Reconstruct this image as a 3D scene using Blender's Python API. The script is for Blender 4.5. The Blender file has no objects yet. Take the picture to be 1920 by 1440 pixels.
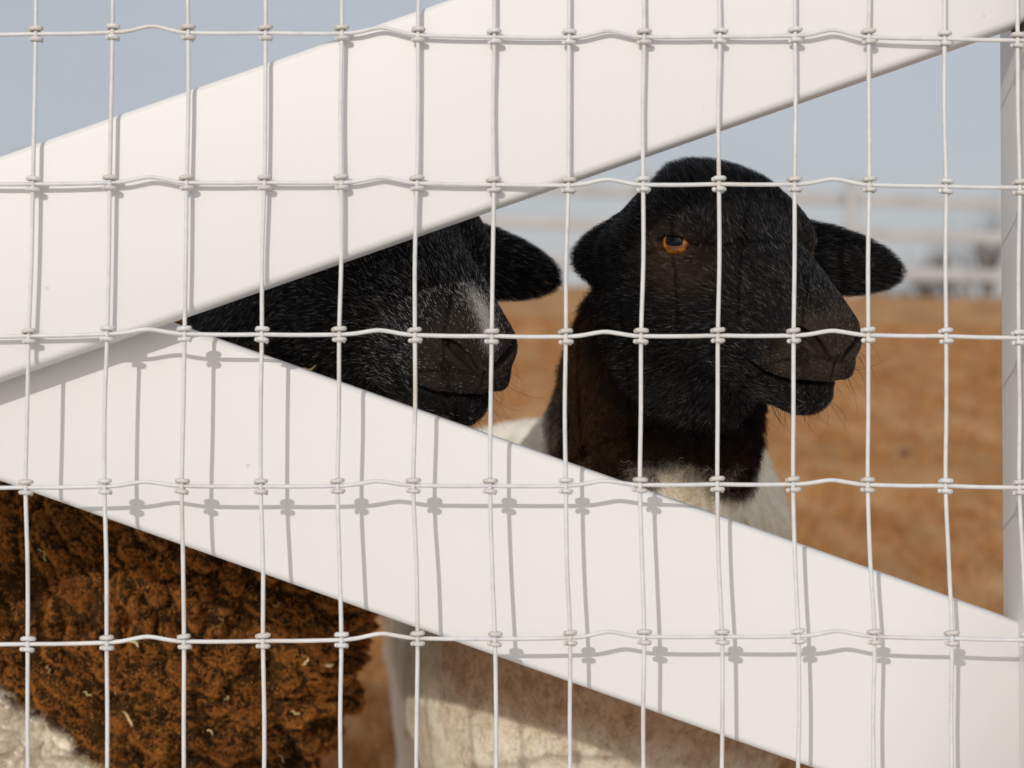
import bpy, math, random
import numpy as np
from mathutils import Vector, Matrix

R = math.radians
random.seed(7)
rng = np.random.default_rng(11)
HAIR = 1.0                       # hair density factor

# ------------------------------------------------------------------ camera, sky, sun
scn = bpy.context.scene
col = scn.collection
CAMZ = 0.66
FPX = 3659.0                     # focal length in pixels of the 1920 px wide photograph
cam_d = bpy.data.cameras.new('camera')
cam = bpy.data.objects.new('camera', cam_d)
col.objects.link(cam)
cam.location = (0, 0, CAMZ)
cam.rotation_euler = (R(90), 0, 0)
cam_d.sensor_width = 36
cam_d.lens = FPX * 36 / 1920
cam_d.clip_start = 0.05
cam_d.clip_end = 2000
cam_d.dof.use_dof = True
cam_d.dof.focus_distance = 1.385
cam_d.dof.aperture_fstop = 6.3
scn.camera = cam

SUN = Vector((0.31, 1.0, -0.40)).normalized()          # the way the light travels
sun_el = math.asin(-SUN.z)
sun_az = math.atan2(-SUN.x, -SUN.y)                    # from +Y towards +X
world = bpy.data.worlds.new('World')
scn.world = world
world.use_nodes = True
wn, wl = world.node_tree.nodes, world.node_tree.links
wn.clear()
w_out = wn.new('ShaderNodeOutputWorld')
w_bg = wn.new('ShaderNodeBackground')
w_sky = wn.new('ShaderNodeTexSky')
w_sky.sky_type = 'NISHITA'
w_sky.sun_disc = False
w_sky.sun_elevation = sun_el
w_sky.sun_rotation = sun_az
w_sky.dust_density = 3.0
w_bg.inputs['Strength'].default_value = 0.1
w_tc = wn.new('ShaderNodeTexCoord')
w_map = wn.new('ShaderNodeMapping')
w_map.inputs['Scale'].default_value = (3.0, 3.0, 7.0)
w_no = wn.new('ShaderNodeTexNoise')
w_no.inputs['Scale'].default_value = 1.6
w_no.inputs['Detail'].default_value = 5
w_no.inputs['Distortion'].default_value = 0.4
w_rp = wn.new('ShaderNodeValToRGB')
w_rp.color_ramp.elements[0].position = 0.30
w_rp.color_ramp.elements[0].color = (5.25, 5.32, 5.8, 1)
w_rp.color_ramp.elements[1].position = 0.72
w_rp.color_ramp.elements[1].color = (5.75, 5.75, 6.05, 1)
w_mx = wn.new('ShaderNodeMix')
w_mx.data_type = 'RGBA'
w_mx.inputs[0].default_value = 0.7
wl.new(w_tc.outputs['Generated'], w_map.inputs['Vector'])
wl.new(w_map.outputs['Vector'], w_no.inputs['Vector'])
wl.new(w_no.outputs['Fac'], w_rp.inputs['Fac'])
wl.new(w_sky.outputs['Color'], w_mx.inputs[6])
wl.new(w_rp.outputs['Color'], w_mx.inputs[7])
wl.new(w_mx.outputs[2], w_bg.inputs['Color'])
wl.new(w_bg.outputs['Background'], w_out.inputs['Surface'])

sun_d = bpy.data.lights.new('sun', 'SUN')
sun_d.energy = 1.62
sun_d.angle = R(0.65)
sun_d.color = (1.0, 0.96, 0.905)
sun = bpy.data.objects.new('sun', sun_d)
col.objects.link(sun)
sun.rotation_euler = SUN.to_track_quat('-Z', 'Y').to_euler()
sun.location = (-2, -6, 4)

scn.view_settings.view_transform = 'Standard'
scn.view_settings.look = 'None'
scn.view_settings.exposure = 0.0
scn.view_settings.gamma = 1.0
scn.view_settings.use_curve_mapping = False
scn.cycles.max_bounces = 8
scn.cycles.diffuse_bounces = 4
scn.cycles.glossy_bounces = 4
scn.cycles.transparent_max_bounces = 8
scn.cycles_curves.shape = 'RIBBONS'
scn.cycles_curves.subdivisions = 2


# ------------------------------------------------------------------ helpers
def at(x, y, Y):
    """the point at distance Y seen at pixel (x, y) of the photograph"""
    return Vector(((x - 960) / FPX * Y, Y, CAMZ - (y - 720) / FPX * Y))


def tag(o, label=None, cat=None, group=None, kind=None):
    if label: o['label'] = label
    if cat: o['category'] = cat
    if group: o['group'] = group
    if kind: o['kind'] = kind
    return o


def empty(name, loc):
    o = bpy.data.objects.new(name, None)
    o.empty_display_size = 0.05
    o.location = loc
    col.objects.link(o)
    return o


def put(name, me, mat=None, parent=None):
    o = bpy.data.objects.new(name, me)
    col.objects.link(o)
    if mat and not me.materials:
        me.materials.append(mat)
    if parent:
        o.parent = parent
        bpy.context.view_layer.update()
        o.matrix_parent_inverse = parent.matrix_world.inverted()
    return o


def mesh(name, v, f, smooth=False):
    me = bpy.data.meshes.new(name)
    me.from_pydata([tuple(map(float, p)) for p in v], [], [tuple(map(int, q)) for q in f])
    me.update()
    if smooth:
        me.polygons.foreach_set('use_smooth', [True] * len(me.polygons))
    return me


def mesh_np(name, v, q, smooth=True):
    """fast quad mesh from arrays"""
    me = bpy.data.meshes.new(name)
    n, m = len(v), len(q)
    me.vertices.add(n)
    me.vertices.foreach_set('co', np.asarray(v, np.float32).ravel())
    me.loops.add(m * 4)
    me.loops.foreach_set('vertex_index', np.asarray(q, np.int32).ravel())
    me.polygons.add(m)
    me.polygons.foreach_set('loop_start', np.arange(0, m * 4, 4, dtype=np.int32))
    me.polygons.foreach_set('loop_total', np.full(m, 4, np.int32))
    me.update(calc_edges=True)
    me.polygons.foreach_set('use_smooth', np.full(m, smooth, bool))
    me.validate()
    return me


class MB:
    def __init__(s): s.v, s.f = [], []

    def tube(s, pts, rads, n=8, cap=True):
        pts = [Vector(p) for p in pts]
        if not hasattr(rads, '__len__'): rads = [rads] * len(pts)
        up = None
        b = len(s.v)
        for i, p in enumerate(pts):
            t = (pts[min(i + 1, len(pts) - 1)] - pts[max(i - 1, 0)]).normalized()
            if up is None:
                up = Vector((0, 0, 1)) if abs(t.z) < .9 else Vector((1, 0, 0))
            a = (up - t * up.dot(t)).normalized()
            c = t.cross(a)
            up = a
            for k in range(n):
                w = 2 * math.pi * k / n
                s.v.append(p + (a * math.cos(w) + c * math.sin(w)) * rads[i])
        for i in range(len(pts) - 1):
            for k in range(n):
                k2 = (k + 1) % n
                s.f.append((b + i * n + k, b + i * n + k2, b + (i + 1) * n + k2, b + (i + 1) * n + k))
        if cap:
            s.f.append(tuple(b + k for k in reversed(range(n))))
            s.f.append(tuple(b + (len(pts) - 1) * n + k for k in range(n)))
        return s

    def build(s, name, mat, parent=None, smooth=True):
        return put(name, mesh(name, s.v, s.f, smooth), mat, parent)


def rounded_bar(p0, p1, wdt, dep, rad, front=Vector((0, -1, 0)), seg=5):
    """a hollow-rail shaped bar from p0 to p1; dep is measured along `front`; returns MB"""
    p0, p1 = Vector(p0), Vector(p1)
    t = (p1 - p0).normalized()
    fr = (front - t * front.dot(t)).normalized()
    sd = t.cross(fr)
    prof = []
    for cx, cy, a0 in ((1, 1, 0), (-1, 1, 90), (-1, -1, 180), (1, -1, 270)):
        for k in range(seg + 1):
            a = R(a0 + 90 * k / seg)
            prof.append((cx * (wdt / 2 - rad) + rad * math.cos(a), cy * (dep / 2 - rad) + rad * math.sin(a)))
    m = MB()
    n = len(prof)
    N = 12
    for i in range(N + 1):
        c = p0.lerp(p1, i / N)
        for a, b in prof:
            m.v.append(c + sd * a + fr * b)
    for i in range(N):
        for k in range(n):
            k2 = (k + 1) % n
            m.f.append((i * n + k, i * n + k2, (i + 1) * n + k2, (i + 1) * n + k))
    m.f.append(tuple(reversed(range(n))))
    m.f.append(tuple(N * n + k for k in range(n)))
    return m


# ------------------------------------------------------------------ materials
def new_mat(name):
    m = bpy.data.materials.new(name)
    m.use_nodes = True
    nt = m.node_tree
    return m, nt.nodes, nt.links, nt.nodes['Principled BSDF']


def noise_mat(name, c0, c1, scale, rough=0.6, detail=6, bump=0.0, bscale=None, spec=0.4, p0=.35, p1=.65, stretch=None, rough1=None):
    m, n, l, b = new_mat(name)
    tc = n.new('ShaderNodeTexCoord')
    src = tc.outputs['Object']
    if stretch:
        mp = n.new('ShaderNodeMapping')
        mp.inputs['Scale'].default_value = stretch
        l.new(src, mp.inputs['Vector'])
        src = mp.outputs['Vector']
    no = n.new('ShaderNodeTexNoise')
    no.inputs['Scale'].default_value = scale
    no.inputs['Detail'].default_value = detail
    l.new(src, no.inputs['Vector'])
    rp = n.new('ShaderNodeValToRGB')
    rp.color_ramp.elements[0].position = p0
    rp.color_ramp.elements[1].position = p1
    rp.color_ramp.elements[0].color = (*c0, 1)
    rp.color_ramp.elements[1].color = (*c1, 1)
    l.new(no.outputs['Fac'], rp.inputs['Fac'])
    l.new(rp.outputs['Color'], b.inputs['Base Color'])
    b.inputs['Roughness'].default_value = rough
    b.inputs['Specular IOR Level'].default_value = spec
    if bump:
        nb = n.new('ShaderNodeTexNoise')
        nb.inputs['Scale'].default_value = bscale or scale * 4
        nb.inputs['Detail'].default_value = 4
        l.new(src, nb.inputs['Vector'])
        bp = n.new('ShaderNodeBump')
        bp.inputs['Strength'].default_value = bump
        bp.inputs['Distance'].default_value = 0.01
        l.new(nb.outputs['Fac'], bp.inputs['Height'])
        l.new(bp.outputs['Normal'], b.inputs['Normal'])
    return m


def vinyl_mat():
    """white rail vinyl: faint mottling, a few specks and scuffs"""
    m, n, l, b = new_mat('white_vinyl')
    tc = n.new('ShaderNodeTexCoord')
    no = n.new('ShaderNodeTexNoise')
    no.inputs['Scale'].default_value = 3.5
    no.inputs['Detail'].default_value = 4
    l.new(tc.outputs['Object'], no.inputs['Vector'])
    rp = n.new('ShaderNodeValToRGB')
    rp.color_ramp.elements[0].position = .3
    rp.color_ramp.elements[1].position = .75
    rp.color_ramp.elements[0].color = (.79, .782, .772, 1)
    rp.color_ramp.elements[1].color = (.815, .807, .797, 1)
    l.new(no.outputs['Fac'], rp.inputs['Fac'])
    sp = n.new('ShaderNodeTexVoronoi')
    sp.inputs['Scale'].default_value = 26
    l.new(tc.outputs['Object'], sp.inputs['Vector'])
    ns = n.new('ShaderNodeTexNoise')
    ns.inputs['Scale'].default_value = 9
    l.new(tc.outputs['Object'], ns.inputs['Vector'])
    mlt = n.new('ShaderNodeMath'); mlt.operation = 'MULTIPLY_ADD'
    l.new(ns.outputs['Fac'], mlt.inputs[0])
    mlt.inputs[1].default_value = 0.10
    mlt.inputs[2].default_value = -0.022
    lt = n.new('ShaderNodeMath'); lt.operation = 'LESS_THAN'
    l.new(sp.outputs['Distance'], lt.inputs[0])
    l.new(mlt.outputs[0], lt.inputs[1])
    fc = n.new('ShaderNodeMath'); fc.operation = 'MULTIPLY'
    l.new(lt.outputs[0], fc.inputs[0]); fc.inputs[1].default_value = .28
    mx = n.new('ShaderNodeMix'); mx.data_type = 'RGBA'
    l.new(fc.outputs[0], mx.inputs[0])
    l.new(rp.outputs['Color'], mx.inputs[6])
    mx.inputs[7].default_value = (.38, .33, .27, 1)
    l.new(mx.outputs[2], b.inputs['Base Color'])
    b.inputs['Roughness'].default_value = .42
    b.inputs['Specular IOR Level'].default_value = .35
    b.inputs['Subsurface Weight'].default_value = 0.0
    return m


def wire_mat():
    """galvanised wire gone chalky white, faint rust bleeding near the knots"""
    m, n, l, b = new_mat('galvanised_wire')
    tc = n.new('ShaderNodeTexCoord')
    no = n.new('ShaderNodeTexNoise')
    no.inputs['Scale'].default_value = 110
    no.inputs['Detail'].default_value = 5
    no.inputs['Roughness'].default_value = .7
    l.new(tc.outputs['Object'], no.inputs['Vector'])
    rp = n.new('ShaderNodeValToRGB')
    rp.color_ramp.elements[0].position = .32
    rp.color_ramp.elements[1].position = .58
    rp.color_ramp.elements[0].color = (.64, .645, .65, 1)
    rp.color_ramp.elements[1].color = (.74, .74, .73, 1)
    l.new(no.outputs['Fac'], rp.inputs['Fac'])
    n2 = n.new('ShaderNodeTexNoise')
    n2.inputs['Scale'].default_value = 13
    n2.inputs['Detail'].default_value = 6
    l.new(tc.outputs['Object'], n2.inputs['Vector'])
    r2 = n.new('ShaderNodeValToRGB')
    r2.color_ramp.elements[0].position = .56
    r2.color_ramp.elements[1].position = .74
    r2.color_ramp.elements[0].color = (0, 0, 0, 1)
    r2.color_ramp.elements[1].color = (.5, .5, .5, 1)
    l.new(n2.outputs['Fac'], r2.inputs['Fac'])
    mx = n.new('ShaderNodeMix'); mx.data_type = 'RGBA'
    l.new(r2.outputs['Color'], mx.inputs[0])
    l.new(rp.outputs['Color'], mx.inputs[6])
    mx.inputs[7].default_value = (.50, .37, .24, 1)
    l.new(mx.outputs[2], b.inputs['Base Color'])
    b.inputs['Roughness'].default_value = .4
    b.inputs['Metallic'].default_value = .0
    b.inputs['Specular IOR Level'].default_value = .5
    bp = n.new('ShaderNodeBump')
    bp.inputs['Strength'].default_value = .12
    bp.inputs['Distance'].default_value = .0006
    l.new(no.outputs['Fac'], bp.inputs['Height'])
    l.new(bp.outputs['Normal'], b.inputs['Normal'])
    return m


M = {}
M['vinyl'] = vinyl_mat()
M['wire'] = wire_mat()
M['knot'] = noise_mat('knot_metal', (.44, .33, .22), (.66, .64, .60), 60, .5, p0=.30, p1=.50)
M['hole'] = noise_mat('dark_hole', (.03, .02, .012), (.06, .04, .02), 30, .9)
M['ground'] = noise_mat('dry_pasture', (.36, .185, .076), (.60, .345, .155), 3.8, .95, detail=12, bump=1.0, bscale=14, spec=.1, p0=.32, p1=.66, stretch=(1, .45, 1))
M['far_vinyl'] = noise_mat('far_white_rail', (.44, .45, .47), (.52, .53, .55), 3, .6)
M['bark'] = noise_mat('grey_bark', (.10, .075, .055), (.17, .13, .10), 12, .9)
M['straw'] = noise_mat('straw', (.62, .44, .20), (.80, .62, .34), 60, .8)
M['dung'] = noise_mat('dark_clod', (.09, .05, .028), (.16, .09, .05), 30, .9)
M['hoof'] = noise_mat('hoof_horn', (.03, .025, .02), (.07, .055, .04), 40, .5)


# ------------------------------------------------------------------ ground
def ground_h(x, y):
    y = np.asarray(y, float); x = np.asarray(x, float)
    crest = 23.6
    up = .0838 * (np.minimum(y, crest) - 1.3)
    up = np.where(y < 1.3, up * .2, up)
    over = np.maximum(y - crest, 0)
    z = up - over * .035 - np.where(over > 30, (over - 30) * .03, 0)
    side = np.clip((y - 4) / 18, 0, 1)
    z = z - np.clip(x, -60, 60) * .030 * side
    return z + .012 * np.sin(x * 2.3 + y * 1.1) * np.cos(y * 1.7) * np.clip((y - 2) / 3, 0, 1)


def build_ground():
    ys = np.unique(np.concatenate([np.linspace(-30, 1, 14), np.arange(1, 14, .18), np.arange(14, 27, .4), np.arange(27, 60, 2), np.geomspace(60, 900, 16)]))
    xs = np.unique(np.concatenate([np.linspace(-4, 5, 46), np.linspace(5, 14, 18), np.linspace(-14, -4, 18), np.geomspace(14, 700, 14), -np.geomspace(14, 700, 14)]))
    X, Y = np.meshgrid(xs, ys)
    Z = ground_h(X, Y) + .012 * rng.standard_normal(X.shape) * np.clip((Y - 2) / 2, 0, 1)
    v = np.stack([X, Y, Z], -1).reshape(-1, 3)
    nx, ny = len(xs), len(ys)
    i = np.arange((ny - 1) * (nx - 1))
    a = (i // (nx - 1)) * nx + i % (nx - 1)
    q = np.stack([a, a + 1, a + 1 + nx, a + nx], 1)
    return tag(put('ground', mesh_np('ground', v, q), M['ground']), kind='structure')


build_ground()


def build_bounce_sheet():  # unseen pale sheet, added to bounce fill light onto boards and sheep
    ys = np.linspace(-14, 2.1, 46); xs = np.linspace(-14, 14, 60)
    X, Y = np.meshgrid(xs, ys)
    Z = ground_h(X, Y) + .018 + .006 * rng.standard_normal(X.shape)
    Z[-1] -= .03; Z[0] -= .03
    v = np.stack([X, Y, Z], -1).reshape(-1, 3)
    nx, ny = len(xs), len(ys)
    i = np.arange((ny - 1) * (nx - 1))
    a = (i // (nx - 1)) * nx + i % (nx - 1)
    M['bounce_pale'] = noise_mat('pale_bounce_sheet', (.53, .50, .46), (.70, .675, .63), 60, .9, bump=.6, bscale=90, spec=.2)
    tag(put('bounce_sheet', mesh_np('bounce_sheet', v, np.stack([a, a + 1, a + 1 + nx, a + nx], 1)), M['bounce_pale']), kind='structure')


build_bounce_sheet()


def gz(x, y): return float(ground_h(x, y))


# hair curves -----------------------------------------------------------------
def curves_obj(name, P, rad0, rad1, tint, mat, parent=None):
    """P (N, K, 3) strand points, tint (N, 3)"""
    N, K = P.shape[:2]
    hc = bpy.data.hair_curves.new(name)
    hc.add_curves([K] * N)
    hc.attributes['position'].data.foreach_set('vector', np.ascontiguousarray(P, np.float32).ravel())
    ra = hc.attributes.get('radius') or hc.attributes.new('radius', 'FLOAT', 'POINT')
    rr = np.linspace(0, 1, K)[None, :]
    rad0 = np.broadcast_to(np.asarray(rad0, float).reshape(-1, 1), (N, 1))
    ra.data.foreach_set('value', (rad0 * (1 - rr) + rad1 * rr).astype(np.float32).ravel())
    ta = hc.attributes.new('tint', 'FLOAT_COLOR', 'CURVE')
    c4 = np.ones((N, 4), np.float32)
    c4[:, :3] = tint
    ta.data.foreach_set('color', c4.ravel())
    hc.materials.append(mat)
    return put(name, hc, None, parent)


def tint_mat(name, rough, spec, trans=0.0, sheen=0.0):
    m, n, l, b = new_mat(name)
    at_ = n.new('ShaderNodeAttribute')
    at_.attribute_name = 'tint'
    l.new(at_.outputs['Color'], b.inputs['Base Color'])
    b.inputs['Roughness'].default_value = rough
    b.inputs['Specular IOR Level'].default_value = spec
    b.inputs['Sheen Weight'].default_value = sheen
    if trans:
        tr = n.new('ShaderNodeBsdfTranslucent')
        l.new(at_.outputs['Color'], tr.inputs['Color'])
        mx = n.new('ShaderNodeMixShader')
        mx.inputs[0].default_value = trans
        l.new(b.outputs[0], mx.inputs[1])
        l.new(tr.outputs[0], mx.inputs[2])
        l.new(mx.outputs[0], n['Material Output'].inputs['Surface'])
    return m


def gloss_hair_mat(name):
    m = bpy.data.materials.new(name)
    m.use_nodes = True
    n, l = m.node_tree.nodes, m.node_tree.links
    n.clear()
    out = n.new('ShaderNodeOutputMaterial')
    h = n.new('ShaderNodeBsdfHairPrincipled')
    h.model = 'CHIANG'
    h.parametrization = 'COLOR'
    a = n.new('ShaderNodeAttribute')
    a.attribute_name = 'tint'
    l.new(a.outputs['Color'], h.inputs['Color'])
    h.inputs['Roughness'].default_value = .27
    h.inputs['Radial Roughness'].default_value = .4
    h.inputs['Random Roughness'].default_value = .4
    h.inputs['IOR'].default_value = 1.5
    dull = n.new('ShaderNodeBsdfDiffuse')
    l.new(a.outputs['Color'], dull.inputs['Color'])
    hi = n.new('ShaderNodeHairInfo')
    rp = n.new('ShaderNodeMapRange')
    rp.inputs['From Min'].default_value = .42
    rp.inputs['From Max'].default_value = .85
    l.new(hi.outputs['Random'], rp.inputs['Value'])
    mx = n.new('ShaderNodeMixShader')
    l.new(rp.outputs[0], mx.inputs[0])
    l.new(dull.outputs[0], mx.inputs[1])
    l.new(h.outputs[0], mx.inputs[2])
    l.new(mx.outputs[0], out.inputs['Surface'])
    return m


M['grass'] = tint_mat('dry_grass', .8, .2, .3)
M['wool'] = tint_mat('wool', .85, .10, .45, .0)
M['hair'] = gloss_hair_mat('glossy_hair')


def build_grass():
    N = 52000
    y = 2.2 + 13 * rng.random(N) ** 1.7
    hw = .32 * y + .5
    x = (rng.random(N) * 2 - 1) * hw
    # clumps
    cx = np.round(x / .23) * .23 + .08 * np.sin(y * 9)
    x = x + (cx - x) * rng.random(N) * .7
    z = ground_h(x, y)
    L = (.018 + .035 * rng.random(N)) * (1 + .04 * y)
    a = rng.random(N) * 6.283
    lean = .4 + .9 * rng.random(N)
    d = np.stack([np.cos(a) * lean, np.sin(a) * lean, np.ones(N)], 1)
    d /= np.linalg.norm(d, axis=1)[:, None]
    P = np.zeros((N, 3, 3))
    b = np.stack([x, y, z - .004], 1)
    P[:, 0] = b
    P[:, 1] = b + d * L[:, None] * .55
    P[:, 2] = b + d * L[:, None] + np.stack([np.cos(a), np.sin(a), -.4 * np.ones(N)], 1) * (L * .25)[:, None]
    t = rng.random((N, 1))
    c = np.array([.34, .15, .045]) * (1 - t) + np.array([.66, .36, .14]) * t
    o = curves_obj('dry_grass', P, .0011 + .0003 * y, .0003, c, M['grass'])
    tag(o, 'short tawny winter grass covering the rising field behind the sheep', 'grass', kind='stuff')


build_grass()


# ------------------------------------------------------------------ far rail fence and bare shrubs
def far_fence():
    Y0 = 23.0
    root = empty('rail_fence', (4.0, Y0, gz(4, Y0)))
    tag(root, 'far blurred white three rail fence along the crest of the field', 'fence')
    xs = [4.0 + 2.42 * k for k in range(-5, 4)]
    def base(x): return Vector((x, Y0 + .05 * (x - 4), gz(x, Y0)))
    for x in xs:
        b = base(x)
        rounded_bar(b - Vector((0, 0, .3)), b + Vector((0, 0, 1.33)), .127, .127, .008, seg=2).build('post', M['far_vinyl'], root)
        m = MB()
        t = b + Vector((0, 0, 1.33))
        h = .076
        m.v += [t + Vector((sx * h, sy * h, 0)) for sx, sy in ((-1, -1), (1, -1), (1, 1), (-1, 1))]
        m.v += [t + Vector((sx * h, sy * h, .02)) for sx, sy in ((-1, -1), (1, -1), (1, 1), (-1, 1))]
        m.v.append(t + Vector((0, 0, .06)))
        m.f += [(0, 3, 2, 1)] + [(k, (k + 1) % 4, 4 + (k + 1) % 4, 4 + k) for k in range(4)] + [(4 + k, 4 + (k + 1) % 4, 8) for k in range(4)]
        m.build('post_cap', M['far_vinyl'], root, smooth=False)
    for x0, x1 in zip(xs[:-1], xs[1:]):
        for h in (.29, .74, 1.14):
            a, b = base(x0) + Vector((.07, 0, h)), base(x1) + Vector((-.07, 0, h))
            rounded_bar(a, b, .14, .04, .006, seg=2).build('rail', M['far_vinyl'], root)


far_fence()


def shrub(loc, h, seed, label, n0=6):
    rd = random.Random(seed)
    root = empty('bare_shrub', loc)
    tag(root, label, 'shrub', 'bare shrubs beyond the far fence')
    tr, tw = MB(), MB()
    def grow(p, d, L, r, lev):
        pts = [p]
        for k in range(3):
            d = (d + Vector((rd.uniform(-.25, .25), rd.uniform(-.25, .25), rd.uniform(-.05, .2)))).normalized()
            pts.append(pts[-1] + d * L / 3)
        (tr if lev < 1 else tw).tube(pts, [r, r * .85, r * .7, r * .5], 5 if lev < 2 else 3, cap=False)
        if lev < 4:
            for k in range(3 if lev < 3 else 4):
                q = pts[rd.choice((1, 2, 3))]
                dd = (d + Vector((rd.uniform(-1, 1), rd.uniform(-1, 1), rd.uniform(-.2, .7))) * .8).normalized()
                grow(q, dd, L * rd.uniform(.55, .8), r * .5, lev + 1)
    for k in range(n0):
        a = rd.uniform(0, 6.28)
        grow(Vector(loc) + Vector((math.cos(a) * .05, math.sin(a) * .05, -.05)), Vector((math.cos(a) * .5, math.sin(a) * .5, 1)).normalized(), h * .42, .034, 0)
    tr.build('trunk', M['bark'], root)
    tw.build('crown', M['bark'], root)


for px_, Y_, h_, sd, lb in ((1842, 27.0, 1.75, 3, 'tallest dark bare shrub just left of the white gate post'),
                            (1760, 28.5, 1.25, 5, 'low bare shrub in the middle of the row behind the far fence'),
                            (1700, 30.0, 1.15, 9, 'small faint bare shrub nearest the black ear of the right sheep')):
    X_ = (px_ - 960) / FPX * Y_
    shrub((X_, Y_, gz(X_, Y_)), h_, sd, lb)


# ------------------------------------------------------------------ white gate: braces, stiles, rails
YU, YL, T = 1.310, 1.3435, .0320          # front faces of the two braces, thickness
gate = empty('gate', (-.44, 1.345, gz(-.44, 1.345)))
tag(gate, 'large white vinyl gate with two crossing diagonal boards in the foreground', 'gate')


def brace(px0, px1, Yf, wdt):
    a, b = at(*px0, Yf), at(*px1, Yf)
    d = (b - a)
    xl, xr = -1.265, .3900
    p0 = a + d * ((xl - a.x) / d.x)
    p1 = a + d * ((xr - a.x) / d.x)
    off = Vector((0, T / 2, 0))
    return rounded_bar(p0 + off, p1 + off, wdt, T, .0052, seg=6).build('brace', M['vinyl'], gate)


br1 = brace((0, 501), (1900, -162), YU, .1420)
br1['label'] = 'upper diagonal board rising to the right'
br2 = brace((330, 814), (1520, 1234), YL, .1425)
br2['label'] = 'lower diagonal board falling to the right'
PX = .3475                                # left face of the right hand stile
def stile(x0, lean):
    c = Vector((x0 + .05, 1.302 + .043, 0))
    a = c + Vector((lean * .66 * 1.0, 0, -.02)); b = c + Vector((-lean * .66, 0, 1.34))
    o = rounded_bar(a, b, .10, .087, .0055, seg=6).build('stile', M['vinyl'], gate)
    return o
st = stile(PX, .006)
stile(-1.33, 0)
for z0 in (.14,):
    rounded_bar((-1.228, 1.345, z0), (PX - .001, 1.345, z0), .14, T, .005, seg=4).build('rail', M['vinyl'], gate)
# sockets where the braces enter the stile
def socket(px, py, Y, dy, dz, rot):
    p = at(px, py, Y); p.x = PX - .0012 - .0
    m = MB()
    w = .0022
    for sx in (-1, 1):
        for sy, sz in ((-1, -1), (1, -1), (1, 1), (-1, 1)):
            m.v.append(Vector((p.x + sx * w, p.y + sy * dy, p.z + sz * dz + sy * rot)))
    m.f += [(0, 1, 2, 3), (7, 6, 5, 4)] + [(k, 4 + k, 4 + (k + 1) % 4, (k + 1) % 4) for k in range(4)]
    m.build('socket', M['hole'], st, smooth=False)
pu, pl = at(1900, -162, YU), at(1904, 814 + (1904 - 330) * .353, YL)
socket(1900, -162, YU + T / 2, T / 2 + .003, .0805, .0)


# ------------------------------------------------------------------ woven wire mesh
YM = 1.2985
KX = [
    [67, 211, 353, 498, 641, 784, 927, 1067, 1208, 1350, 1491, 1629, 1771, 1908],
    [62, 206, 350, 496, 640, 782, 926, 1066, 1206, 1348, 1490, 1630, 1774, 1912],
    [54, 201, 346, 491, 636, 778, 922, 1061, 1202, 1346, 1488, 1628, 1774, 1910],
    [48, 196, 341, 489, 633, 775, 919, 1061, 1200, 1345, 1487, 1627, 1773, 1911],
    [52, 200, 345, 493, 640, 783, 928, 1069, 1208, 1354, 1497, 1640, 1785, 1925]]
KY = [
    [63, 60, 61, 61, 62, 65, 69, 70, 69, 68, 66, 69, 72, 75],
    [345, 342, 342, 342, 342, 343, 346, 347, 346, 345, 345, 346, 349, 351],
    [630, 626, 626, 627, 627, 628, 630, 631, 630, 629, 629, 628, 630, 633],
    [914, 912, 911, 912, 911, 910, 911, 911, 909, 908, 908, 909, 911, 914],
    [1208, 1205, 1203, 1202, 1200, 1197, 1198, 1196, 1194, 1194, 1193, 1194, 1197, 1200]]
C0, C1, R0, R1 = -9, 17, -2, 7


def mesh_gap(x, y):
    """how far the wire stands off the upper board at that spot (it bellies out at both ends)"""
    u = (x - 960) / 960
    g = .0068 + .010 * max(0, u - .35) ** 1.2 * 1.0 + .0035 * max(0, -u - .1)
    g += .010 * max(0, (y - 900) / 600)
    return g


def knot_pos(c, r):
    cc, rr = min(max(c, 0), 13), min(max(r, 0), 4)
    x, y = KX[rr][cc], KY[rr][cc]
    rd = random.Random(c * 131 + r * 17)
    if c != cc: x += (c - cc) * 143.3 + rd.uniform(-2, 2); y += rd.uniform(-2, 2)
    if r != rr: y += (r - rr) * 284 + rd.uniform(-2, 2); x += rd.uniform(-3, 3)
    Yk = YU - mesh_gap(x, y)
    p = at(x, y, 1.30)
    p.y = Yk
    p.x *= Yk / 1.30
    p.z = CAMZ + (p.z - CAMZ) * Yk / 1.30
    return p


wire = empty('wire_mesh', (-.1, 1.30, gz(-.1, 1.3)))
tag(wire, 'pale galvanised woven wire mesh with knotted crossings in front of everything', 'wire mesh')
WR = .00142
K = {(c, r): knot_pos(c, r) for c in range(C0, C1 + 1) for r in range(R0, R1 + 1)}


def catmull(pts, n):
    out = []
    for i in range(len(pts) - 1):
        p0, p1, p2, p3 = pts[max(i - 1, 0)], pts[i], pts[i + 1], pts[min(i + 2, len(pts) - 1)]
        for k in range(n):
            t = k / n
            out.append(.5 * ((2 * p1) + (p2 - p0) * t + (2 * p0 - 5 * p1 + 4 * p2 - p3) * t * t + (3 * p1 - p0 - 3 * p2 + p3) * t ** 3))
    out.append(pts[-1])
    return out


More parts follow.
